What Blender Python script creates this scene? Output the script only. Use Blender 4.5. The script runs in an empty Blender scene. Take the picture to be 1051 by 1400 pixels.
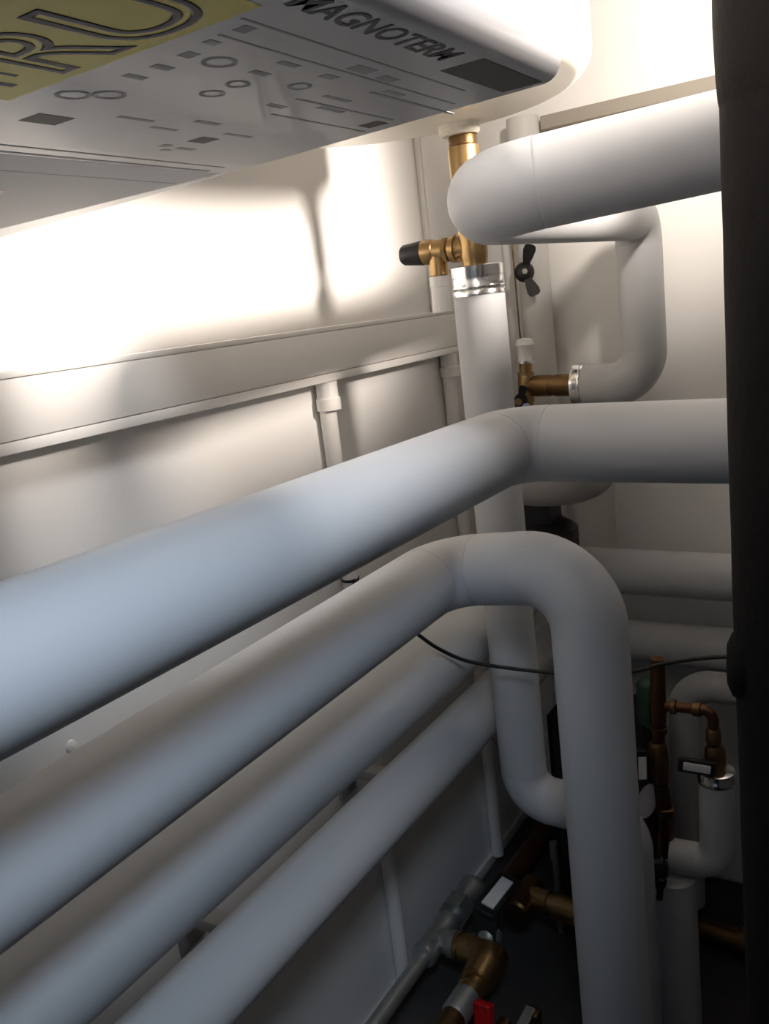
import bpy, bmesh, math, random
from mathutils import Vector, Matrix, Quaternion
random.seed(4)
C = bpy.context.scene.collection
FLOOR = 0.406                      # survey heights are measured from a datum .406 m under the floor
def V(x, y, z): return Vector((x, y, z - FLOOR))

# ------------------------------------------------------------------ materials
def mat(name, col, rough=0.5, metal=0.0, bump=0.0, bscale=60, var=0.0, vscale=8, coat=0.0, spec=None, stretch=None):
    m = bpy.data.materials.new(name); m.use_nodes = True
    nt = m.node_tree; b = nt.nodes['Principled BSDF']
    b.inputs['Base Color'].default_value = (*col, 1)
    b.inputs['Roughness'].default_value = rough
    b.inputs['Metallic'].default_value = metal
    b.inputs['Coat Weight'].default_value = coat
    if spec is not None: b.inputs['Specular IOR Level'].default_value = spec
    tc = nt.nodes.new('ShaderNodeTexCoord')
    src = tc.outputs['Object']
    if stretch:
        mp = nt.nodes.new('ShaderNodeMapping'); mp.inputs['Scale'].default_value = stretch
        nt.links.new(src, mp.inputs['Vector']); src = mp.outputs['Vector']
    if var > 0:
        n = nt.nodes.new('ShaderNodeTexNoise'); n.inputs['Scale'].default_value = vscale; n.inputs['Detail'].default_value = 4
        nt.links.new(src, n.inputs['Vector'])
        mx = nt.nodes.new('ShaderNodeMix'); mx.data_type = 'RGBA'
        mx.inputs[6].default_value = (*[c * (1 - var) for c in col], 1)
        mx.inputs[7].default_value = (*[min(1, c * (1 + var)) for c in col], 1)
        nt.links.new(n.outputs['Fac'], mx.inputs[0]); nt.links.new(mx.outputs[2], b.inputs['Base Color'])
    if bump > 0:
        n2 = nt.nodes.new('ShaderNodeTexNoise'); n2.inputs['Scale'].default_value = bscale; n2.inputs['Detail'].default_value = 3
        nt.links.new(src, n2.inputs['Vector'])
        bp = nt.nodes.new('ShaderNodeBump'); bp.inputs['Strength'].default_value = bump; bp.inputs['Distance'].default_value = 0.002
        nt.links.new(n2.outputs['Fac'], bp.inputs['Height']); nt.links.new(bp.outputs['Normal'], b.inputs['Normal'])
    return m
M = dict(
    wall=mat('white_wall_paint', (.80, .79, .77), .85, bump=.15, bscale=90, var=.02, vscale=3),
    batten=mat('beige_batten_paint', (.33, .30, .255), .7, var=.04),
    duct=mat('grey_white_duct', (.62, .61, .59), .5, var=.03),
    dim=mat('bounce_cutting_grey', (.22, .22, .23), .9),  # dark grey put on unseen walls and ceiling to cut bounced light
    ceil=mat('ceiling_paint', (.82, .81, .79), .9, bump=.1),
    floor=mat('dark_concrete', (.045, .042, .04), .85, bump=.5, bscale=40, var=.4, vscale=9),
    jacket=mat('pvc_pipe_jacket', (.55, .56, .57), .5, bump=.12, bscale=35, var=.025, vscale=5, spec=.3),
    plastic=mat('white_plastic', (.86, .84, .81), .45, var=.015),
    cream=mat('cream_enamel', (.80, .76, .66), .4, var=.02, coat=.2),
    shell=mat('white_shell', (.66, .67, .70), .35, coat=.3),
    yellow=mat('yellow_sticker', (.95, .78, .08), .5, var=.06, vscale=20),
    ink=mat('dark_print', (.09, .085, .08), .6, var=.2, vscale=30),
    faint=mat('grey_print', (.44, .44, .45), .6, var=.15, vscale=40),
    paper=mat('white_paper_label', (.85, .84, .84), .6),
    brass=mat('brass', (.42, .28, .13), .38, 1.0, bump=.1, bscale=200, var=.2, vscale=30),
    oldbrass=mat('aged_brass', (.20, .12, .055), .45, 1.0, bump=.2, bscale=150, var=.35, vscale=25),
    copper=mat('aged_copper', (.15, .075, .04), .45, 1.0, var=.3, vscale=20),
    alu=mat('aluminium_tape', (.88, .88, .88), .18, 1.0, bump=.1, bscale=60),
    galv=mat('galvanised_steel', (.42, .44, .43), .45, .8, bump=.2, bscale=80, var=.25, vscale=22),
    black=mat('black_plastic', (.010, .010, .011), .5, var=.2),
    foam=mat('black_foam_insulation', (.017, .0155, .0145), .85, bump=.35, bscale=120, var=.2, vscale=20, spec=.12),
    grey=mat('grey_steel', (.42, .41, .39), .5, var=.06),
    white=mat('white_insert', (.86, .86, .86), .5),
    red=mat('red_handle', (.50, .008, .012), .4),
    green=mat('dark_green_paint', (.02, .055, .035), .45, var=.2),
    seal=mat('white_hemp_seal', (.72, .68, .58), .9, bump=.8, bscale=160, var=.15, vscale=60),
)

# ------------------------------------------------------------------ mesh helpers
def obj(name, bm, m, parent=None, smooth=True, angle=40):
    me = bpy.data.meshes.new(name)
    bmesh.ops.recalc_face_normals(bm, faces=bm.faces)
    bm.to_mesh(me); bm.free()
    me.materials.append(m)
    if smooth:
        for p in me.polygons: p.use_smooth = True
        try: me.set_sharp_from_angle(angle=math.radians(angle))
        except Exception: pass
    o = bpy.data.objects.new(name, me); C.objects.link(o)
    if parent:
        o.parent = parent
        o.matrix_parent_inverse = Matrix.Translation(parent.location).inverted() if parent.type == 'EMPTY' else Matrix.Identity(4)
    return o
def thing(name, label, cat, loc, group=None):
    o = bpy.data.objects.new(name, None); C.objects.link(o)
    o.location = loc; o.empty_display_size = .03
    o['label'] = label; o['category'] = cat
    if group: o['group'] = group
    return o
def tag(o, label, cat, group=None):
    o['label'] = label; o['category'] = cat
    if group: o['group'] = group
    return o
def struct(o): o['kind'] = 'structure'; return o

def abox(bm, a, b, bev=0.0, seg=2):
    """axis box between two survey corners"""
    a, b = V(*a), V(*b)
    lo = Vector([min(p, q) for p, q in zip(a, b)]); hi = Vector([max(p, q) for p, q in zip(a, b)])
    r = bmesh.ops.create_cube(bm, size=1)
    vs = r['verts']
    for v in vs: v.co = Vector([(l + h) / 2 + c * (h - l) for c, l, h in zip(v.co, lo, hi)])
    if bev:
        es = list({e for v in vs for e in v.link_edges})
        bmesh.ops.bevel(bm, geom=es, offset=bev, segments=seg, affect='EDGES', profile=.5)
    return bm
def obox(bm, c, u, v, su, sv, sn, bev=0.0, seg=2):
    """box round c with axes u, v, u x v"""
    u = Vector(u).normalized(); v = Vector(v); v = (v - u * v.dot(u)).normalized(); n = u.cross(v)
    r = bmesh.ops.create_cube(bm, size=1)
    for w in r['verts']: w.co = c + u * (w.co.x * su) + v * (w.co.y * sv) + n * (w.co.z * sn)
    if bev:
        es = list({e for w in r['verts'] for e in w.link_edges})
        bmesh.ops.bevel(bm, geom=es, offset=bev, segments=seg, affect='EDGES', profile=.5)
    return bm
def frame(d):
    d = d.normalized(); a = Vector((0, 0, 1)) if abs(d.z) < .9 else Vector((1, 0, 0))
    u = d.cross(a).normalized(); return u, d.cross(u)
def lathe(bm, base, d, prof, n=36, cap=True):
    """profile [(t along d, r)] turned about the axis base + t d"""
    d = Vector(d).normalized(); u, w = frame(d); rings = []
    for t, r in prof:
        rings.append([bm.verts.new(base + d * t + (u * math.cos(2*math.pi*k/n) + w * math.sin(2*math.pi*k/n)) * max(r, 1e-5)) for k in range(n)])
    for A, B in zip(rings, rings[1:]):
        for k in range(n): bm.faces.new((A[k], A[(k+1) % n], B[(k+1) % n], B[k]))
    if cap: bm.faces.new(rings[0][::-1]); bm.faces.new(rings[-1])
    return bm
def cyl(bm, a, b, r, n=32, r2=None, ch=.0):
    d = b - a; L = d.length; r2 = r if r2 is None else r2
    pr = [(0, r - ch), (ch, r), (L - ch, r2), (L, r2 - ch)] if ch else [(0, r), (L, r2)]
    return lathe(bm, a, d, pr, n)
def hexnut(bm, a, b, r): return cyl(bm, a, b, r, n=6)
def sweep(bm, pts, rad, n=40, cap=True, ends=None):
    """tube along pts (parallel transport); rad: a number or one per point"""
    if not hasattr(rad, '__len__'): rad = [rad] * len(pts)
    tang = []
    for i in range(len(pts)):
        a = pts[max(0, i-1)]; b = pts[min(len(pts)-1, i+1)]; tang.append((b - a).normalized())
    if ends: tang[0], tang[-1] = ends
    u, w = frame(tang[0]); rings = []
    for i, p in enumerate(pts):
        if i:
            q = tang[i-1].rotation_difference(tang[i]); u = q @ u; w = q @ w
        rings.append([bm.verts.new(p + (u * math.cos(2*math.pi*k/n) + w * math.sin(2*math.pi*k/n)) * rad[i]) for k in range(n)])
    for A, B in zip(rings, rings[1:]):
        for k in range(n): bm.faces.new((A[k], A[(k+1) % n], B[(k+1) % n], B[k]))
    if cap: bm.faces.new(rings[0][::-1]); bm.faces.new(rings[-1])
    return bm
def fillets(pts, rads, n=14):
    """-> list of ('run'|'bend', points, exact end tangents)"""
    out = []; cur = pts[0]
    for i in range(1, len(pts) - 1):
        p = pts[i]; a = (pts[i-1] - p).normalized(); b = (pts[i+1] - p).normalized()
        th = a.angle(b); R = rads[i-1]; t = R / math.tan(th / 2)
        s, e = p + a * t, p + b * t
        out.append(('run', [cur, s], None))
        c = p + (a + b).normalized() * (R / math.sin(th / 2))
        v0, v1 = s - c, e - c; ax = v0.cross(v1).normalized(); ang = v0.angle(v1)
        out.append(('bend', [c + Quaternion(ax, ang * k / n) @ v0 for k in range(n + 1)], (-a, b)))
        cur = e
    out.append(('run', [cur, pts[-1]], None))
    return out
def pipe(name, label, pts, rads, r, m='jacket', group=None, rr=None, seam=.0004, cat='pipe', names=('pipe_sleeve', 'elbow_sleeve')):
    """insulated pipe: an Empty with one sleeve per run and one per elbow. rr: radius for each run/bend in order"""
    pts = [V(*p) for p in pts]
    root = thing(name, label, cat, pts[0], group or 'grey insulated pipes')
    segs = fillets(pts, rads)
    for i, (k, ps, ends) in enumerate(segs):
        R = rr[i] if rr else r
        R0, R1 = (R if isinstance(R, tuple) else (R, R))
        if k == 'run':
            d = ps[1] - ps[0]; L = d.length
            if L < .004: continue
            g = min(.003, L * .2)
            bm = lathe(bmesh.new(), ps[0], d, [(0, R0 - seam), (g * .3, R0 - seam*.3), (g, R0), (L/2, (R0+R1)/2), (L - g, R1), (L - g*.3, R1 - seam*.3), (L, R1 - seam)], 56)
            obj(names[0], bm, M[m], root, angle=60)
        else:
            n = len(ps); rl = [R0 + (R1 - R0) * j / (n - 1) for j in range(n)]
            bm = sweep(bmesh.new(), ps, rl, 56, ends=ends)
            obj(names[1], bm, M[m], root, angle=60)
    return root

# ------------------------------------------------------------------ the room
YB = 1.475; YF = -1.35; XR = 1.75; ZC = 2.75
def slab(name, a, b, m): return struct(obj(name, abox(bmesh.new(), a, b), M[m], smooth=False))
slab('floor', (-.1, YF, FLOOR - .08), (XR, YB, FLOOR), 'floor')
slab('ceiling', (-.1, YF, ZC), (XR + .1, YB + .1, ZC + .08), 'dim')
slab('wall_left', (-.1, YF, FLOOR), (0, YB + .1, ZC), 'wall')
slab('wall_back', (0, YB, FLOOR), (XR, YB + .1, ZC), 'wall')
slab('wall_right', (XR, YF, FLOOR), (XR + .1, YB + .1, ZC), 'dim')
bm = bmesh.new()                                     # front wall with the open doorway behind the photographer
abox(bm, (-.1, YF - .1, FLOOR), (.04, YF, ZC)); abox(bm, (1.10, YF - .1, FLOOR), (XR + .1, YF, ZC)); abox(bm, (.04, YF - .1, 2.6), (1.10, YF, ZC))
struct(obj('wall_front', bm, M['dim'], smooth=False))
slab('light_blocker_slab', (.78, .30, FLOOR), (.86, YB, 1.635), 'dim')  # unseen slab, added to keep side-lamp light off the lower pipes
# picture-rail batten on the back wall, upper right
bm = bmesh.new(); abox(bm, (.144, YB - .022, 1.703), (XR, YB, 1.7245), .002)
struct(obj('trim_1', bm, M['batten']))
# low skirting on the left wall
bm = bmesh.new(); abox(bm, (0, YF, FLOOR), (.006, YB, FLOOR + .022), .001); struct(obj('baseboard_left', bm, M['wall']))

# ------------------------------------------------------------------ cable trunking on the left wall
t = thing('cable_trunking', 'long white horizontal cable trunking along the left wall above the grey pipes', 'cable trunking', V(0, .4, 1.3674))
TX = .030
obj('base_channel', abox(bmesh.new(), (0, -.6, 1.3674), (TX - .004, YB, 1.4371), .001), M['plastic'], t)
obj('snap_on_lid', abox(bmesh.new(), (TX - .004, -.6, 1.3785), (TX + .0006, YB, 1.4305), .0012), M['plastic'], t)
bm = abox(bmesh.new(), (TX - .004, -.6, 1.3674), (TX, YB, 1.3779), .001); abox(bm, (TX - .004, -.6, 1.4311), (TX, YB, 1.4371), .001)
obj('lid_edge', bm, M['plastic'], t)
t = thing('vertical_trunking', 'flat white upright trunking on the left wall behind the brass valve with black cap', 'cable trunking', V(0, 1.36, 1.4371))
obj('base_channel', abox(bmesh.new(), (0, 1.283, 1.4375), (.010, 1.43, 2.2), .001), M['plastic'], t)
obj('snap_on_lid', abox(bmesh.new(), (.010, 1.286, 1.4375), (.013, 1.427, 2.2), .001), M['plastic'], t)

def conduit(y, label):
    t = thing('wall_conduit', label, 'conduit', V(.013, y, FLOOR), 'white conduits under the cable trunking')
    obj('tube', cyl(bmesh.new(), V(.0135, y, FLOOR + .02), V(.0135, y, 1.35), .0115, 24), M['plastic'], t)
    obj('adapter', lathe(bmesh.new(), V(.0165, y, 1.3285), (0, 0, 1), [(0, .012), (.001, .0165), (.016, .0165), (.018, .0145), (.0385, .0145)], 24), M['plastic'], t)
    bm = bmesh.new(); obox(bm, V(.004, y, 1.24), (0, 1, 0), (0, 0, 1), .034, .012, .007, .002)
    obj('saddle_clip', bm, M['plastic'], t)
    return t
conduit(.945, 'white conduit dropping from the trunking nearer the camera, with a black cable tie on it')
conduit(1.298, 'white conduit dropping from the trunking next to the tall grey riser')
# black cable tie on the near conduit
t = thing('cable_tie', 'small black cable tie on the white conduit between the two largest left pipes', 'cable tie', V(.0135, .945, 1.09))
obj('band', lathe(bmesh.new(), V(.0135, .945, 1.090), (0, 0, 1), [(0, .0118), (0, .0128), (.004, .0128), (.004, .0118)], 24, cap=False), M['black'], t)
bm = bmesh.new(); obox(bm, V(.029, .935, 1.092), (1, -.2, .0), (0, 0, 1), .009, .007, .006, .001); obox(bm, V(.036, .953, 1.088), (.5, 1, -.35), (0, 0, 1), .022, .003, .004, .0008)
obj('tail', bm, M['black'], t)
# screw head in the wall
t = obj('wall_screw', lathe(bmesh.new(), V(0, .473, 1.0785), (1, 0, 0), [(0, .006), (.002, .0055), (.003, .003), (.0032, .0001)], 20), M['plastic'])
tag(t, 'little white screw cap on the left wall above the second pipe', 'screw')

# ------------------------------------------------------------------ insulated pipes
pipe('insulated_pipe', 'topmost of the fat grey pipes along the left wall, turning right at mid picture', [(.336, -.55, 1.320), (.336, .8074, 1.303), (.600, .8074, 1.300)], [.043], .038)
pipe('insulated_pipe', 'second grey pipe from the top on the left, bending right then straight down in front', [(.240, -.55, 1.152), (.240, .810, 1.161), (.406, .803, 1.178), (.406, .803, FLOOR + .001)], [.045, .060], .0388)
pipe('insulated_pipe', 'third grey pipe down on the left wall, turning right behind the front drop', [(.159, -.55, 1.003), (.159, 1.305, 1.003), (.74, 1.305, 1.001)], [.06], .042, rr=[.042, (.042, .0357), .0357])
pipe('insulated_pipe', 'lowest grey pipe on the left wall, passing behind the riser above the fittings', [(.148, -.55, .867), (.148, 1.346, .867), (.74, 1.346, .871)], [.06], .0365, rr=[.0365, (.0365, .034), .034])
t = pipe('insulated_pipe', 'tall grey riser at the corner with shiny aluminium cuff on top', [(.2365, .972, 1.4865), (.2383, .972, .787), (.3755, .972, .785), (.3755, .972, FLOOR + .001)], [.040, .045], .0308)
obj('aluminium_cuff', lathe(bmesh.new(), V(.2366, .972, 1.4525), (0, 0, 1), [(0, .0310), (.0006, .0318), (.006, .0318), (.0075, .0310), (.0085, .0318), (.0115, .0318), (.0125, .0312), (.022, .0314), (.0225, .0319), (.034, .0319), (.0352, .0300), (.0352, .016)], 56), M['alu'], t)['label'] = 'shiny aluminium cuff'
t = pipe('insulated_pipe', 'big grey pipe across the upper right, looping back and down to a brass tee', [(.765, .779, 1.5555), (.379, .673, 1.528), (.321, 1.356, 1.538), (.321, 1.356, 1.290), (.218, 1.356, 1.296)], [.046, .040, .052], .0335, rr=[.0352, (.0352, .0362), (.0362, .0335), .0335, .0335, .0335, .0335])
obj('aluminium_cuff', lathe(bmesh.new(), V(.2255, 1.356, 1.2955), (-1, 0, 0.03), [(0, .0337), (.001, .0345), (.004, .0345), (.005, .0338), (.007, .0345), (.016, .0345), (.0175, .0325), (.0175, .015)], 56), M['alu'], t)['label'] = 'crumpled aluminium cuff'
pipe('insulated_pipe', 'grey pipe elbowing down at far right, below the cable, behind the brass tee', [(.74, 1.30, .828), (.372, 1.30, .823), (.366, 1.30, FLOOR + .02)], [.045], .0245)
pipe('insulated_pipe', 'dark grey upright floor pipe right of the front drop, under a black knob', [(.4115, 1.045, .661), (.4115, 1.045, FLOOR + .001)], [], .0285)
t = pipe('insulated_pipe', 'short grey U-shaped pipe at far right with aluminium cuff under a black lever', [(.4685, 1.06, .822), (.466, 1.06, .685), (.406, 1.055, .685)], [.026], .0222)
obj('aluminium_cuff', lathe(bmesh.new(), V(.4683, 1.06, .806), (0, 0, 1), [(0, .0224), (.001, .0232), (.007, .0232), (.008, .0226), (.017, .0232), (.018, .021), (.018, .011)], 40), M['alu'], t)['label'] = 'shiny aluminium cuff'
# fat white upright PVC duct in the corner
t = thing('white_duct', 'upright white round duct in the corner, its cut top ending under the back-wall batten', 'duct', V(.116, 1.447, FLOOR))
obj('tube', lathe(bmesh.new(), V(.1165, 1.4475, FLOOR), (0, 0, 1), [(0, .0265), (1.318, .0265), (1.321, .0258), (1.321, .0235), (1.25, .0235)], 40), M['duct'], t)
obj('end_cap', cyl(bmesh.new(), V(.1165, 1.4475, 1.718), V(.1165, 1.4475, 1.7235), .0234, 32), M['grey'], t)
# flat white boxing against the back wall
t = thing('white_boxing', 'flat white boxing on the back wall, behind the horizontal pipes at right', 'boxing', V(.45, 1.44, FLOOR))
bm = bmesh.new(); abox(bm, (.245, 1.392, FLOOR), (.9, YB - .0005, 1.225), .016, 5); obj('panel', bm, M['wall'], t)

# black foam-insulated upright pipe at the right edge
t = thing('black_insulated_pipe', 'black foam-insulated upright pipe filling the right edge of the picture', 'pipe', V(.6253, .63, FLOOR))
prof = [(0, .046)]
for k in range(1, 60):
    z = k * 2.0 / 60; prof.append((z, .0455 + .0006 * math.sin(z * 9) + .0005 * random.random()))
prof.append((2.0, .046))
obj('foam_sleeve', lathe(bmesh.new(), V(.6253, .63, FLOOR), (0, 0, 1), prof, 40), M['foam'], t)
obj('foam_collar', lathe(bmesh.new(), V(.6253, .63, 1.545), (0, 0, 1), [(0, .045), (.006, .0462), (.02, .0472), (.05, .0480), (.08, .0476), (.16, .0470), (.165, .045)], 40), M['foam'], t)
obj('round_stub', lathe(bmesh.new(), V(.594, .625, 1.170), (-1, -.15, 0), [(0, .026), (.010, .026), (.016, .023), (.0195, .015), (.0205, .0001)], 32), M['foam'], t)

# thin black cable
bm = bmesh.new()
key = [(.15, .70, 1.15), (.185, .735, 1.125), (.212, .77, 1.106), (.2036, .80, 1.085), (.205, .84, 1.0516), (.2263, .87, 1.0256), (.2693, .9, 1.0085), (.3256, .9, 1.0099), (.3747, .9, 1.0143), (.4175, .9, 1.0234), (.4624, .9, 1.0403), (.5232, .9, 1.0534), (.56, .88, 1.057), (.60, .72, 1.05)]
pts = []
K = [V(*k) for k in key]
for i in range(len(K) - 1):
    p0, p1, p2, p3 = K[max(0, i-1)], K[i], K[i+1], K[min(len(K)-1, i+2)]
    for j in range(8):
        s = j / 8
        pts.append(.5 * ((2*p1) + (p2-p0)*s + (2*p0-5*p1+4*p2-p3)*s*s + (3*p1-p0-3*p2+p3)*s**3))
pts.append(K[-1])
tag(obj('black_cable', sweep(bm, pts, .0023, 12), M['black']), 'thin black cable sagging across the riser and behind the front drop pipe', 'cable')
# thin dark wire on the wall below the lowest pipe
bm = sweep(bmesh.new(), [V(.10, 1.10, .822), V(.085, 1.15, .78), V(.085, 1.19, .73), V(.10, 1.21, .66)], .0016, 8)
tag(obj('thin_wire', bm, M['grey']), 'thin grey wire slanting down from the lowest left pipe beside the riser', 'wire')

# pipe support brackets between pipes and wall
def bracket(y, z, x1, label):
    t = thing('pipe_bracket', label, 'bracket', V(0, y, z), 'pipe brackets on the left wall')
    bm = bmesh.new(); obox(bm, V(.003, y, z - .012), (0, 1, 0), (0, 0, 1), .036, .06, .006, .001); obj('wall_plate', bm, M['grey'], t)
    bm = bmesh.new(); abox(bm, (.006, y - .011, z - .007), (x1, y + .011, z + .007), .001); obj('arm', bm, M['grey'], t)
    bm = bmesh.new(); obox(bm, V(x1 + .002, y, z), (0, 1, 0), (0, 0, 1), .022, .016, .004, .001); obj('end_cap', bm, M['black'], t)
bracket(.56, .958, .075, 'grey bracket end under the third pipe nearest the camera, upper of the near pair')
bracket(.568, .826, .070, 'grey bracket end showing under the third pipe at the lower left')
bracket(.885, .832, .075, 'grey bracket end between third and lowest pipes at mid picture')
bracket(.845, .972, .050, 'pale bracket end between the second and third pipes at mid picture')
bracket(1.187, .930, .060, 'farthest grey bracket end, near the riser below the cable')

# ------------------------------------------------------------------ water heater tank and its brass outlet
t = thing('water_heater', 'cream round water heater tank hanging top centre above the brass outlet', 'water heater', V(.2245, .807, 1.645))
prof = [(-.004, .02), (-.002, .12), (0, .180)] + [(.022 * (1 - math.cos(a)), .183 + .023 * math.sin(a)) for a in [k * math.pi / 16 for k in range(1, 9)]] + [(.70, .206), (.73, .18), (.74, .01)]
obj('tank', lathe(bmesh.new(), V(.2245, .815, 1.645), (0, 0, 1), prof, 96), M['cream'], t)
bm = bmesh.new()
pr = [(0, .0205)] + [(k * .0025, .0225 + .0018 * random.random()) for k in range(1, 8)] + [(.022, .019)]
obj('outlet_boss', lathe(bm, V(.2330, .968, 1.632), (0, 0, 1), pr, 28), M['seal'], t)['label'] = 'cracked white sealed outlet boss'
bm = bmesh.new(); abox(bm, (.0, .70, 1.80), (.03, .91, 1.90), .002); obj('wall_hanger', bm, M['grey'], t)

t = thing('brass_outlet', 'brass safety fitting with black cap between the heater and the riser cuff', 'valve', V(.2345, .972, 1.49))
obj('coupling', lathe(bmesh.new(), V(.2340, .972, 1.555), (0, 0, 1), [(0, .015), (.010, .015), (.010, .0178), (.065, .0182), (.0665, .0165)], 40), M['brass'], t)
obj('dark_nipple', lathe(bmesh.new(), V(.2340, .972, 1.6205), (0, 0, 1), [(0, .0160), (.002, .0168), (.005, .0162), (.008, .0168), (.0118, .016)], 32), M['oldbrass'], t)['label'] = 'dark threaded nipple'
bm = lathe(bmesh.new(), V(.2352, .972, 1.481), (0, 0, 1), [(0, .0145), (.012, .0155), (.018, .0165), (.045, .0165), (.055, .0145), (.078, .0145)], 40)
obj('tee_body', bm, M['brass'], t)
ax = (-1, 0, .03)
bm = lathe(bmesh.new(), V(.2250, .972, 1.5095), ax, [(0, .0130), (.010, .0138), (.0105, .0165), (.018, .0155), (.0185, .0120), (.0225, .0120)], 36)
obj('side_arm', bm, M['brass'], t)
hx = hexnut(bmesh.new(), V(.2035, .972, 1.510), V(.1985, .972, 1.5102), .0158); obj('hex_nut', hx, M['brass'], t, angle=20)
bm = lathe(bmesh.new(), V(.1985, .972, 1.5102), ax, [(0, .0128), (.014, .0128), (.015, .0140), (.024, .0150), (.030, .0142)], 36)
obj('valve_body', bm, M['brass'], t)
bm = cyl(bmesh.new(), V(.1870, .972, 1.512), V(.1865, .972, 1.4815), .0112, 32, ch=.001); obj('outlet_spout', bm, M['brass'], t)
bm = lathe(bmesh.new(), V(.1695, .972, 1.5108), ax, [(0, .0142), (.002, .0146), (.020, .0130), (.028, .0122), (.0305, .0105), (.031, .0001)], 36)
obj('cap', bm, M['black'], t)['label'] = 'black ribbed cap'
# white drain stub below it
t = thing('drain_stub', 'short white drain tube from the brass spout down to the trunking', 'drain', V(.184, .972, 1.45))
obj('socket', lathe(bmesh.new(), V(.1862, .972, 1.468), (0, 0, 1), [(0, .0112), (.001, .0122), (.013, .0122), (.0134, .010)], 28), M['plastic'], t)
obj('tube', cyl(bmesh.new(), V(.1855, .972, 1.438), V(.1862, .972, 1.469), .0116, 28, ch=.0008), M['plastic'], t)

# butterfly handle on the white duct, and brass tee of the loop
def wing(bm, c, u, n, L, w):
    u = Vector(u).normalized(); n = Vector(n).normalized(); s = n.cross(u)
    prof = [(.0, .55), (.25, .62), (.5, .85), (.75, 1.0), (.92, .9), (1.0, .55)]
    prev = None
    for k, (a, b) in enumerate(prof):
        th = .0035
        q = [bm.verts.new(c + u * (a * L) + s * (sg * b * w / 2) + n * (zz * th + .006 * a)) for sg, zz in ((-1, -.5), (1, -.5), (1, .5), (-1, .5))]
        if prev:
            for i in range(4): bm.faces.new((prev[i], prev[(i+1) % 4], q[(i+1) % 4], q[i]))
        else: bm.faces.new(q)
        prev = q
    bm.faces.new(prev[::-1])
t = thing('butterfly_valve', 'black two-winged valve handle right of the shiny riser cuff', 'valve', V(.113, 1.40, 1.482), 'black butterfly valves')
obj('stem', cyl(bmesh.new(), V(.113, 1.424, 1.482), V(.119, 1.395, 1.482), .0075, 20), M['brass'], t)
nn = Vector((.45, -.9, .1)).normalized()
obj('hub', lathe(bmesh.new(), V(.1185, 1.400, 1.482), nn, [(0, .0140), (.003, .0165), (.007, .0145), (.011, .0105), (.012, .0001)], 28), M['black'], t)
obj('hub_screw', lathe(bmesh.new(), V(.1185, 1.400, 1.482) + nn * .0115, nn, [(0, .005), (.002, .0045), (.0022, .0001)], 6), M['grey'], t)
for d in ((.34, .0, 1), (.40, .0, -1)):
    bm = bmesh.new(); wing(bm, V(.1185, 1.400, 1.482) + nn * .005 + Vector(d).normalized() * .008, d, nn, .035, .021); obj('wing', bm, M['black'], t)
# vertical wire above and below it
bm = cyl(bmesh.new(), V(.0935, 1.4195, 1.36), V(.0925, 1.4195, 1.56), .0014, 8)
tag(obj('hanging_wire', bm, M['oldbrass']), 'thin brown wire running down the white duct behind the black winged handle', 'wire')

t = thing('brass_tee', 'brass tee with white cap joining the grey loop pipe behind the riser', 'fitting', V(.126, 1.356, 1.25))
obj('tee_body', lathe(bmesh.new(), V(.1215, 1.356, 1.262), (.06, 0, 1), [(0, .011), (.010, .0115), (.012, .0135), (.050, .0135), (.056, .0118), (.0565, .0135), (.060, .0135), (.0605, .0105), (.076, .0105)], 32), M['brass'], t)
obj('side_arm', lathe(bmesh.new(), V(.125, 1.356, 1.2990), (1, 0, -.03), [(0, .012), (.012, .0135), (.013, .0168), (.020, .0175), (.042, .0175), (.043, .0165), (.050, .0165), (.051, .0178), (.084, .0178), (.088, .016)], 36), M['oldbrass'], t)
obj('steel_ring', lathe(bmesh.new(), V(.1258, 1.356, 1.3375), (.06, 0, 1), [(0, .0105), (0, .015), (.004, .015), (.004, .010)], 28, cap=False), M['alu'], t)
obj('white_cap', lathe(bmesh.new(), V(.1260, 1.356, 1.341), (.04, 0, 1), [(0, .011), (.020, .012), (.026, .0155), (.034, .013), (.036, .008), (.037, .0001)], 28), M['plastic'], t)['label'] = 'white cap'
t = thing('butterfly_valve', 'black valve handle with bright nut just above the upper bent pipe', 'valve', V(.127, 1.325, 1.28), 'black butterfly valves')
obj('stem', cyl(bmesh.new(), V(.1215, 1.345, 1.282), V(.1225, 1.322, 1.278), .006, 16), M['brass'], t)
obj('hub', lathe(bmesh.new(), V(.1225, 1.333, 1.279), (.3, -1, .1), [(0, .009), (.003, .0115), (.008, .010), (.010, .0001)], 24), M['black'], t)
obj('nut', hexnut(bmesh.new(), V(.1335, 1.330, 1.268), V(.1355, 1.322, 1.269), .007), M['alu'], t, angle=20)['label'] = 'bright hexagon nut'
for d in ((.5, 0, 1), (-.55, 0, -1)):
    bm = bmesh.new(); wing(bm, V(.1225, 1.325, 1.279) + Vector(d).normalized() * .005, d, (.3, -1, .1), .022, .014); obj('wing', bm, M['black'], t)

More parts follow.
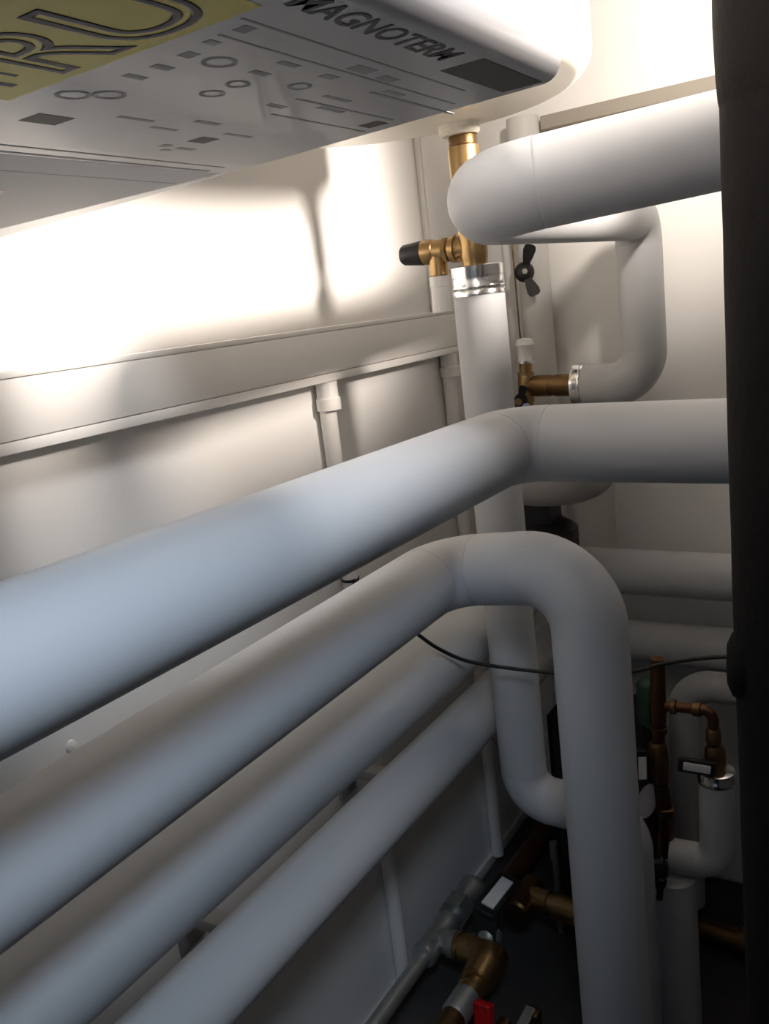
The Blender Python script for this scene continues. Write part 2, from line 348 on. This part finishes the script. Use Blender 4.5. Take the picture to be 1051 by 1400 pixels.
# ------------------------------------------------------------------ grey vessel with black pump head under it, black box
t = thing('grey_vessel', 'grey round vessel, only its curved underside showing below the upper bent pipe', 'vessel', V(.214, 1.22, 1.14))
n = 20; prof = []
for k in range(n + 1):
    a = -math.pi/2 + math.pi * k / n
    c, s = math.cos(a), math.sin(a)
    prof.append((.0565 * math.copysign(abs(s) ** .75, s), max(.0002, .093 * abs(c) ** .55)))
obj('shell', lathe(bmesh.new(), V(.214, 1.22, 1.1965), (0, 0, 1), prof, 64), M['grey'], t)
t = thing('black_pump_head', 'black valve head hanging under the grey vessel behind the bent pipes', 'pump', V(.185, 1.2, 1.05))
bm = bmesh.new(); abox(bm, (.165, 1.195, 1.085), (.214, 1.245, 1.141), .004); obj('neck', bm, M['black'], t)
obj('flange', lathe(bmesh.new(), V(.2040, 1.22, 1.062), (0, 0, 1), [(0, .036), (.003, .040), (.034, .040), (.040, .034), (.048, .022)], 40), M['black'], t)
obj('shaft', lathe(bmesh.new(), V(.182, 1.22, 1.043), (0, 0, 1), [(0, .009), (.004, .011), (.03, .011)], 24), M['black'], t)
t = thing('black_box', 'black upright equipment box in the dark gap behind the front drop pipe', 'equipment box', V(.26, 1.18, FLOOR))
bm = bmesh.new(); abox(bm, (.213, 1.13, FLOOR + .06), (.335, 1.25, .822), .006); obj('housing', bm, M['black'], t)
bm = bmesh.new(); abox(bm, (.206, 1.135, FLOOR + .05), (.2125, 1.245, .822), .002); obj('side_flange', bm, M['foam'], t)
for k in range(2):
    bm = bmesh.new(); abox(bm, (.225, 1.14 + k * .07, FLOOR), (.32, 1.16 + k * .07, FLOOR + .06), .003); obj('foot', bm, M['black'], t)

# ------------------------------------------------------------------ brass and copper at the far right
def lever(root, c, u, v, L, W, T, frame_m='black'):
    u = Vector(u).normalized(); v = Vector(v).normalized(); n = u.cross(v).normalized()
    bm = bmesh.new(); obox(bm, c, u, v, L, W, T, .0025, 3); h = obj('lever', bm, M[frame_m], root); h['label'] = 'black lever'
    bm = bmesh.new(); obox(bm, c + n * (T / 2), u, v, L * .72, W * .55, T * .5, .0015, 2); i = obj('lever_insert', bm, M['white'], h); i['label'] = 'white lever insert'
t = thing('brass_branch', 'brass tee at far right with an arm bending down to a black lever valve', 'fitting', V(.4, 1.06, .84))
obj('riser_tube', lathe(bmesh.new(), V(.3960, 1.06, .852), (.04, 0, 1), [(0, .0088), (.012, .0088), (.0125, .0112), (.020, .0112), (.0205, .009), (.03, .0102), (.055, .0115), (.060, .010), (.118, .0092)], 28), M['copper'], t)
P = [V(.401, 1.06, .9035), V(.4545, 1.06, .9055), V(.4670, 1.06, .8935), V(.4665, 1.06, .846)]
sg = fillets([P[0], V(.4675, 1.06, .9065), P[3]], [.014])
pts = [p for k, ps, _ in sg for p in ps]
obj('bent_arm', sweep(bmesh.new(), pts, .0068, 24), M['copper'], t)
obj('arm_collar', lathe(bmesh.new(), V(.414, 1.06, .9040), (1, 0, .03), [(0, .0078), (.001, .0098), (.007, .0098), (.008, .0078)], 24), M['oldbrass'], t)
obj('elbow_collar', lathe(bmesh.new(), V(.442, 1.06, .9050), (1, 0, .03), [(0, .0075), (.001, .0092), (.010, .0092), (.011, .0078)], 24), M['oldbrass'], t)
obj('drop_collar', lathe(bmesh.new(), V(.4667, 1.06, .862), (0, 0, 1), [(0, .0090), (.001, .0098), (.018, .0092), (.020, .0075)], 24), M['oldbrass'], t)
t = thing('lever_valve', 'valve with flat black lever and pale insert above the aluminium cuff at far right', 'valve', V(.4675, 1.06, .82), 'black lever valves')
obj('valve_body', lathe(bmesh.new(), V(.4678, 1.06, .818), (0, 0, 1), [(0, .010), (.006, .0125), (.020, .0135), (.034, .0125), (.040, .0095)], 28), M['oldbrass'], t)
obj('stem', cyl(bmesh.new(), V(.4640, 1.06, .838), V(.4550, 1.035, .838), .006, 16), M['black'], t)
lever(t, V(.4510, 1.032, .8395), (1, .25, -.14), (0, 0, 1), .046, .0205, .007)
t = thing('lever_valve', 'upright black lever valve with pale insert on the dark copper column right of the drop', 'valve', V(.394, 1.06, .80), 'black lever valves')
obj('valve_body', lathe(bmesh.new(), V(.3950, 1.06, .789), (0, 0, 1), [(0, .0085), (.004, .0120), (.03, .0135), (.056, .0120), (.0615, .0088)], 28), M['oldbrass'], t)
obj('stem', cyl(bmesh.new(), V(.392, 1.06, .825), V(.384, 1.040, .825), .005, 16), M['black'], t)
lever(t, V(.3795, 1.036, .824), (.03, 0, 1), (-1, -.45, 0), .042, .014, .007)
t = thing('pressure_gauge', 'round black-rimmed gauge seen almost edge-on right of the front drop pipe', 'gauge', V(.376, 1.06, .765))
gd = Vector((.93, -.36, .05)).normalized()
obj('rim', lathe(bmesh.new(), V(.3655, 1.045, .771), gd, [(0, .022), (.002, .0265), (.018, .0275), (.020, .026), (.020, .0235), (.017, .0235)], 40, cap=True), M['black'], t)
obj('dial', lathe(bmesh.new(), V(.3655, 1.045, .771) + gd * .0165, gd, [(0, .0236), (.002, .0236), (.0022, .0001)], 40), M['paper'], t)['label'] = 'pale gauge dial'
obj('socket', cyl(bmesh.new(), V(.378, 1.05, .745), V(.394, 1.058, .715), .007, 18), M['copper'], t)
t = thing('copper_bend', 'dark copper bend below the gauge at far right', 'pipe', V(.396, 1.06, .70))
obj('tube', sweep(bmesh.new(), [V(.396, 1.06, .788), V(.398, 1.06, .76), V(.400, 1.06, .73), V(.398, 1.06, .70), V(.396, 1.058, .680)], [.0095, .0105, .012, .0112, .010], 24), M['copper'], t)
obj('collar', lathe(bmesh.new(), V(.4005, 1.06, .742), (0, 0, 1), [(0, .0125), (.001, .0145), (.012, .0145), (.013, .0125)], 6), M['oldbrass'], t, angle=20)
t = thing('knob_valve', 'black knob valve atop the dark upright pipe right of the front drop', 'valve', V(.4, 1.03, .665))
obj('bonnet', lathe(bmesh.new(), V(.398, 1.018, .6615), (0, 0, 1), [(0, .010), (.006, .011), (.014, .010), (.020, .009)], 24), M['black'], t)
bm = lathe(bmesh.new(), V(.394, 1.022, .688), (.35, -.9, .2), [(0, .012), (.004, .0165), (.018, .0165), (.024, .013), (.026, .0001)], 9); obj('knob', bm, M['black'], t)
bm = bmesh.new(); obox(bm, V(.406, .998, .670), (.15, -.1, 1), (1, .3, 0), .034, .008, .006, .0015); obj('lever', bm, M['black'], t)
t = thing('green_pump', 'dark green pump body half hidden behind the front drop pipe', 'pump', V(.36, 1.12, .86))
obj('motor', lathe(bmesh.new(), V(.3685, 1.12, .842), (0, 0, 1), [(0, .012), (.003, .0165), (.060, .0165), (.066, .012), (.068, .004)], 28), M['green'], t)
obj('shaft', cyl(bmesh.new(), V(.3685, 1.12, FLOOR), V(.3685, 1.12, .843), .0085, 18), M['black'], t)
# low things at the floor, far right
t = thing('floor_pipe', 'aged brass pipe on the floor at the lower right behind the uprights', 'pipe', V(.44, 1.2, .45))
obj('tube', cyl(bmesh.new(), V(.40, 1.235, .430), V(.62, 1.20, .440), .018, 28), M['oldbrass'], t)
obj('collar', lathe(bmesh.new(), V(.462, 1.225, .4335), (1, -.16, .05), [(0, .019), (.001, .0255), (.014, .0255), (.015, .019)], 28), M['oldbrass'], t)

# ------------------------------------------------------------------ fittings at the floor, lower middle
t = thing('galvanised_pipe', 'galvanised steel pipe on the floor along the left wall ending in a tee', 'pipe', V(.06, .7, .494))
obj('tube', cyl(bmesh.new(), V(.06, .05, .494), V(.06, .945, .494), .0118, 32), M['galv'], t)
obj('tee_sleeve', lathe(bmesh.new(), V(.06, .935, .496), (0, 1, 0), [(0, .0130), (.002, .0185), (.012, .0205), (.016, .0185), (.070, .0185), (.074, .0205), (.086, .0195), (.087, .0145)], 36), M['galv'], t)
obj('side_outlet', lathe(bmesh.new(), V(.060, .978, .496), (1, 0, .05), [(0, .0175), (.024, .018), (.026, .0205), (.037, .0210), (.038, .0145)], 36), M['galv'], t)
obj('nipple', cyl(bmesh.new(), V(.06, 1.018, .496), V(.06, 1.050, .496), .0145, 28), M['galv'], t)
obj('hex_nut', hexnut(bmesh.new(), V(.06, 1.036, .496), V(.06, 1.066, .496), .0255), M['galv'], t, angle=20)
obj('far_socket', lathe(bmesh.new(), V(.06, 1.066, .496), (0, 1, 0), [(0, .0195), (.03, .0195), (.034, .0225), (.048, .0225), (.049, .015)], 32), M['galv'], t)
t = thing('brass_valve', 'brass elbow valve on the floor with black lever, right of the galvanised tee', 'valve', V(.14, .97, .50))
obj('inlet', lathe(bmesh.new(), V(.0965, .978, .498), (1, 0, .0), [(0, .0195), (.002, .0215), (.008, .0225), (.010, .0205), (.034, .0215)], 36), M['brass'], t)
obj('valve_body', sweep(bmesh.new(), [V(.122, .978, .499), V(.140, .980, .500), V(.154, .969, .500), V(.157, .948, .500), V(.157, .920, .500)], [.022, .0275, .0295, .0265, .0230], 36), M['brass'], t)
obj('ring', lathe(bmesh.new(), V(.157, .922, .500), (0, -1, 0), [(0, .0190), (.001, .0215), (.006, .0215), (.007, .0175), (.013, .0175), (.014, .0200), (.020, .0200), (.021, .0175), (.028, .0175)], 36), M['brass'], t)
obj('hose_tail', lathe(bmesh.new(), V(.157, .894, .500), (0, -1, 0), [(0, .0175), (.002, .0195), (.040, .0198), (.044, .0180)], 36), M['galv'], t)['label'] = 'grey steel tail'
obj('tail_tube', cyl(bmesh.new(), V(.157, .852, .500), V(.157, .50, .496), .0175, 28), M['oldbrass'], t)
obj('bonnet', lathe(bmesh.new(), V(.147, .990, .510), (.05, .20, 1), [(0, .019), (.012, .020), (.020, .0175), (.026, .012), (.034, .010)], 32), M['galv'], t)
bm = bmesh.new(); obox(bm, V(.148, .994, .543), (.0, .30, 1), (1, 0, 0), .040, .026, .020, .004, 3); obj('lever_neck', bm, M['black'], t)
lever(t, V(.147, 1.030, .562), (.10, 1, .06), (-1, .1, .22), .088, .037, .012)
t = thing('brass_pipe_tee', 'aged brass tee behind the black lever with a bright pipe running right', 'fitting', V(.16, 1.1, .51))
obj('tee_body', lathe(bmesh.new(), V(.160, 1.060, .513), (0, 1, 0), [(0, .016), (.004, .0195), (.05, .0195), (.075, .0195), (.079, .016)], 32), M['oldbrass'], t)
obj('branch', lathe(bmesh.new(), V(.160, 1.105, .513), (1, -.10, .04), [(0, .018), (.040, .018), (.042, .0155), (.052, .0155), (.053, .0215), (.066, .0215), (.14, .0215)], 36), M['brass'], t)
t = thing('copper_pipe', 'aged copper pipe on the floor in the far corner beneath the riser elbow', 'pipe', V(.11, 1.2, .5))
obj('tube', cyl(bmesh.new(), V(.112, 1.115, .500), V(.118, 1.33, .500), .0190, 32), M['copper'], t)
obj('collar', lathe(bmesh.new(), V(.112, 1.100, .500), (0, 1, 0), [(0, .0195), (.002, .0225), (.018, .0225), (.020, .0195)], 32), M['oldbrass'], t)
t = thing('grey_pipe_stub', 'thin grey upright pipe left of the black box behind the brass tee', 'pipe', V(.185, 1.13, .45))
obj('tube', cyl(bmesh.new(), V(.187, 1.17, FLOOR), V(.187, 1.17, .56), .0065, 20), M['galv'], t)
obj('socket', cyl(bmesh.new(), V(.187, 1.17, .545), V(.187, 1.17, .575), .0085, 20), M['galv'], t)
t = thing('red_lever_valve', 'small valve with red handle at the bottom edge beside the brass tail', 'valve', V(.17, .87, .47))
bm = bmesh.new(); obox(bm, V(0.1920, .872, .492), (-.1, .35, 1), (1, -.2, 0), .038, .020, .010, .003, 3); obj('handle', bm, M['red'], t)['label'] = 'red handle'
obj('stem', cyl(bmesh.new(), V(0.1940, .868, .445), V(0.1930, .870, .476), .006, 16), M['galv'], t)
obj('valve_body', cyl(bmesh.new(), V(0.1940, .80, .435), V(0.1940, .93, .435), .013, 24, ch=.002), M['oldbrass'], t)
t = thing('steel_strip', 'pale steel strip slanting on the floor right of the red handle', 'strip', V(.2, .9, .43))
bm = bmesh.new(); obox(bm, V(0.2230, .905, .450), (.10, 1, .25), (1, 0, .1), .085, .012, .004, .001); obj('strip_plate', bm, M['galv'], t)
bm = bmesh.new(); obox(bm, V(0.2300, .945, .433), (1, 0, 0), (0, 1, 0), .02, .02, .05, .002); obj('strip_foot', bm, M['oldbrass'], t)
t = thing('lever_valve', 'black lever with pale insert at the very bottom edge, right of the red handle', 'valve', V(.19, .83, .47), 'black lever valves')
obj('stem', cyl(bmesh.new(), V(0.2370, .842, .435), V(0.2350, .838, .468), .006, 16), M['oldbrass'], t)
lever(t, V(0.2350, .838, .475), (1, .3, 0), (-.2, 1, .4), .040, .020, .008)
obj('valve_body', cyl(bmesh.new(), V(0.2370, .78, .430), V(0.2370, .88, .430), .011, 24, ch=.002), M['oldbrass'], t)

# ------------------------------------------------------------------ white cabinet overhead with its stickers
ZB = 1.5439
t = thing('control_cabinet', 'white cabinet overhead at top left, stickers on its underside', 'cabinet', V(.27, .25, ZB))
bm = bmesh.new()
abox(bm, (.012, .03, ZB), (.5545, .48, 2.15))
es = [e for e in bm.edges if abs(e.verts[0].co.x - .5545) < 1e-4 and abs(e.verts[1].co.x - .5545) < 1e-4]
for v in bm.verts:
    if v.co.y > .4 and v.co.x > .4: v.co.y = .4245
bmesh.ops.bevel(bm, geom=es, offset=.014, segments=6, affect='EDGES', profile=.5)
obj('casing', bm, M['shell'], t)
bm = bmesh.new(); abox(bm, (.5545, .075, ZB + .034), (.5580, .408, 2.12), .003, 3); obj('side_door', bm, M['shell'], t)
bm = bmesh.new(); abox(bm, (0, .06, 1.75), (.012, .45, 1.85)); obj('wall_rail', bm, M['grey'], t)
def flat(bm, x0, x1, y0, y1, h=.0004, z=ZB):
    h *= .22; abox(bm, (x0, y0, z - h), (x1, y1, z))
bm = bmesh.new(); flat(bm, .399, .524, .045, .2365); st = obj('warning_sticker', bm, M['yellow'], t, smooth=False); st['label'] = 'yellow warning sticker'
bm = bmesh.new()
flat(bm, .015, .319, .05, .444, .0004); obj('bounce_light_label', bm, M['paper'], t, smooth=False)  # paper label panel, made whiter to carry bounced light on the underside
def text(body, x, y, size, name, m, parent, outline=False, along_x=False, depth=.00005, z=ZB - .00016, space=1.0):
    cu = bpy.data.curves.new(name, 'FONT'); cu.body = body; cu.size = size; cu.space_character = space
    if outline: cu.fill_mode = 'NONE'; cu.bevel_depth = size * .028; cu.bevel_resolution = 1; cu.offset = 0
    else: cu.extrude = depth; cu.offset = size * .012
    tmp = bpy.data.objects.new(name, cu); C.objects.link(tmp)
    dg = bpy.context.evaluated_depsgraph_get(); me = bpy.data.meshes.new_from_object(tmp.evaluated_get(dg))
    bpy.data.objects.remove(tmp)
    mt = Matrix(((0, 1, 0, x), (1, 0, 0, y), (0, 0, -1, z - FLOOR), (0, 0, 0, 1)))
    if along_x: mt = Matrix(((1, 0, 0, x), (0, -1, 0, y), (0, 0, -1, z - FLOOR), (0, 0, 0, 1)))
    if outline:
        for v in me.vertices: v.co.z *= .02
    me.transform(mt)
    me.materials.clear(); me.materials.append(M[m])
    o = bpy.data.objects.new(name, me); C.objects.link(o); o.parent = parent
    o.matrix_parent_inverse = Matrix.Translation(t.location).inverted()
    return o
text('RU', .4340, .2300, .062, 'large_lettering', 'ink', t, outline=True, along_x=True)
bm = bmesh.new()
for (x, y0, y1, w) in ((.4165, .212, .2265, .0035), (.417, .15, .2, .003), (.427, .14, .22, .002)):
    flat(bm, x - w/2, x + w/2, y0, y1, .0008)
obj('small_lettering', bm, M['ink'], t, smooth=False)
text('MAGNOTERM', .5290, .240, .0165, 'header_lettering', 'ink', t)
bm = bmesh.new()                                              # dark data block, black marks
flat(bm, .5215, .5415, .357, .421, .0006)
obj('dark_data_block', bm, M['ink'], t, smooth=False)
for (x, y, a, b) in ((.382, .267, .0135, .018), (.383, .361, .011, .012), (.449, .419, .012, .011)):
    bm = bmesh.new(); flat(bm, x - a/2, x + a/2, y - b/2, y + b/2, .0006); obj('black_mark', bm, M['ink'], t, smooth=False)
bm = bmesh.new()
def rule(x0, y0, x1, y1, w=.0012):
    d = V(x1, y1, ZB) - V(x0, y0, ZB); obox(bm, (V(x0, y0, ZB) + V(x1, y1, ZB)) / 2, d, Vector((0, 0, 1)).cross(d), d.length, w, .0003)
rule(.5127, .24, .5115, .40); rule(.4977, .246, .496, .42); rule(.46, .338, .46, .42, .0018); rule(.335, .09, .335, .43, .002); rule(.323, .10, .323, .43, .003); rule(.285, .10, .285, .44, .0015); rule(.4365, .35, .4365, .43, .0015); rule(.485, .36, .485, .44, .002)
obj('ruled_line', bm, M['faint'], t, smooth=False)
bm = bmesh.new()
def ring(x, y, r, w=.0022, n=18):
    A = [[bm.verts.new(V(x + q * math.sin(2*math.pi*k/n) * .8, y + q * math.cos(2*math.pi*k/n), ZB - .00015)) for k in range(n)] for q in (r, r - w)]
    for k in range(n): bm.faces.new((A[0][k], A[0][(k+1) % n], A[1][(k+1) % n], A[1][k]))
for (x, y, r) in ((.4169, .2522, .0075), (.424, .264, .0072), (.4774, .2687, .0075), (.4465, .2985, .0062), (.4735, .3226, .006), (.4617, .297, .006)):
    bm = bmesh.new(); ring(x, y, r); obj('printed_ring', bm, M['faint'], t, smooth=False)
for (x, y, a, b) in ((.4476, .2556, .004, .010), (.4616, .2557, .0045, .009), (.4772, .2531, .006, .006), (.4766, .2927, .004, .010), (.4904, .2933, .0035, .011), (.5066, .2488, .006, .006), (.4912, .2498, .004, .006), (.4472, .3401, .004, .012), (.4891, .3218, .0045, .009), (.503, .325, .0065, .014), (.5014, .3475, .005, .012), (.47, .355, .003, .02), (.4560, .37, .003, .02), (.49, .372, .003, .016), (.40, .30, .003, .02), (.392, .325, .003, .016), (.3655, .352, .005, .006), (.3640, .368, .004, .012), (.3575, .36, .003, .006), (.41, .335, .004, .015), (.3985, .37, .003, .02)):
    bm = bmesh.new(); flat(bm, x - a/2, x + a/2, y - b/2, y + b/2, .0005); obj('printed_symbol', bm, M['faint'], t, smooth=False)
bm = bmesh.new(); flat(bm, .227, .234, .34, .352, .0008); obj('red_mark', bm, M['red'], t, smooth=False)

# ------------------------------------------------------------------ light
def area(name, loc, to, sx, sy, power, col):
    l = bpy.data.lights.new(name, 'AREA'); l.shape = 'RECTANGLE'; l.size = sx; l.size_y = sy; l.energy = power; l.color = col
    o = bpy.data.objects.new(name, l); C.objects.link(o); o.location = V(*loc)
    o.rotation_euler = (V(*to) - V(*loc)).to_track_quat('-Z', 'Y').to_euler(); return o
def spot(name, loc, to, ang, blend, rad, power, col):
    l = bpy.data.lights.new(name, 'SPOT'); l.spot_size = math.radians(ang); l.spot_blend = blend; l.shadow_soft_size = rad; l.energy = power; l.color = col
    o = bpy.data.objects.new(name, l); C.objects.link(o); o.location = V(*loc)
    o.rotation_euler = (V(*to) - V(*loc)).to_track_quat('-Z', 'Y').to_euler(); return o
spot('side_lamp', (1.30, .88, 1.81), (0, .56, 1.53), 60, .55, .10, 280, (1.0, .88, .78))
spot('upper_lamp', (.80, .45, 1.95), (.36, 1.475, 1.88), 58, .8, .06, 88, (1.0, .89, .79))
spot('ceiling_lamp', (.80, .45, 2.35), (.20, .45, 1.3), 44, .8, .15, 38, (.97, .97, 1.0))
spot('cool_fill_spot', (.70, .08, 1.66), (.25, .39, 1.2), 60, .85, .07, 12.5, (.68, .82, 1.0))  # added spot just above the camera, standing in for cool daylight
w = bpy.data.worlds.new('World'); bpy.context.scene.world = w; w.use_nodes = True
w.node_tree.nodes['Background'].inputs[0].default_value = (.6, .75, 1, 1); w.node_tree.nodes['Background'].inputs[1].default_value = .15

# ------------------------------------------------------------------ camera (position in room metres, orientation from the vanishing points)
cam = bpy.data.cameras.new('Camera'); co = bpy.data.objects.new('Camera', cam); C.objects.link(co)
cam.sensor_fit = 'VERTICAL'; cam.sensor_height = 36; cam.lens = 1193 / 1400 * 36; cam.clip_start = .01
right = Vector((.8462, .5195, -.1185)); down = Vector((.0199, -.2531, -.9672)); fwd = Vector((-.5325, .8161, -.2245))
mw = Matrix((( right.x, -down.x, -fwd.x, 0), (right.y, -down.y, -fwd.y, 0), (right.z, -down.z, -fwd.z, 0), (0, 0, 0, 1)))
mw.translation = V(.70, 0, 1.45); co.matrix_world = mw
s = bpy.context.scene; s.camera = co
s.view_settings.view_transform = 'Standard'; s.view_settings.look = 'None'; s.view_settings.gamma = 1; s.view_settings.use_curve_mapping = False
s.view_settings.exposure = -0.15
s.cycles.max_bounces = 8; s.cycles.diffuse_bounces = 5
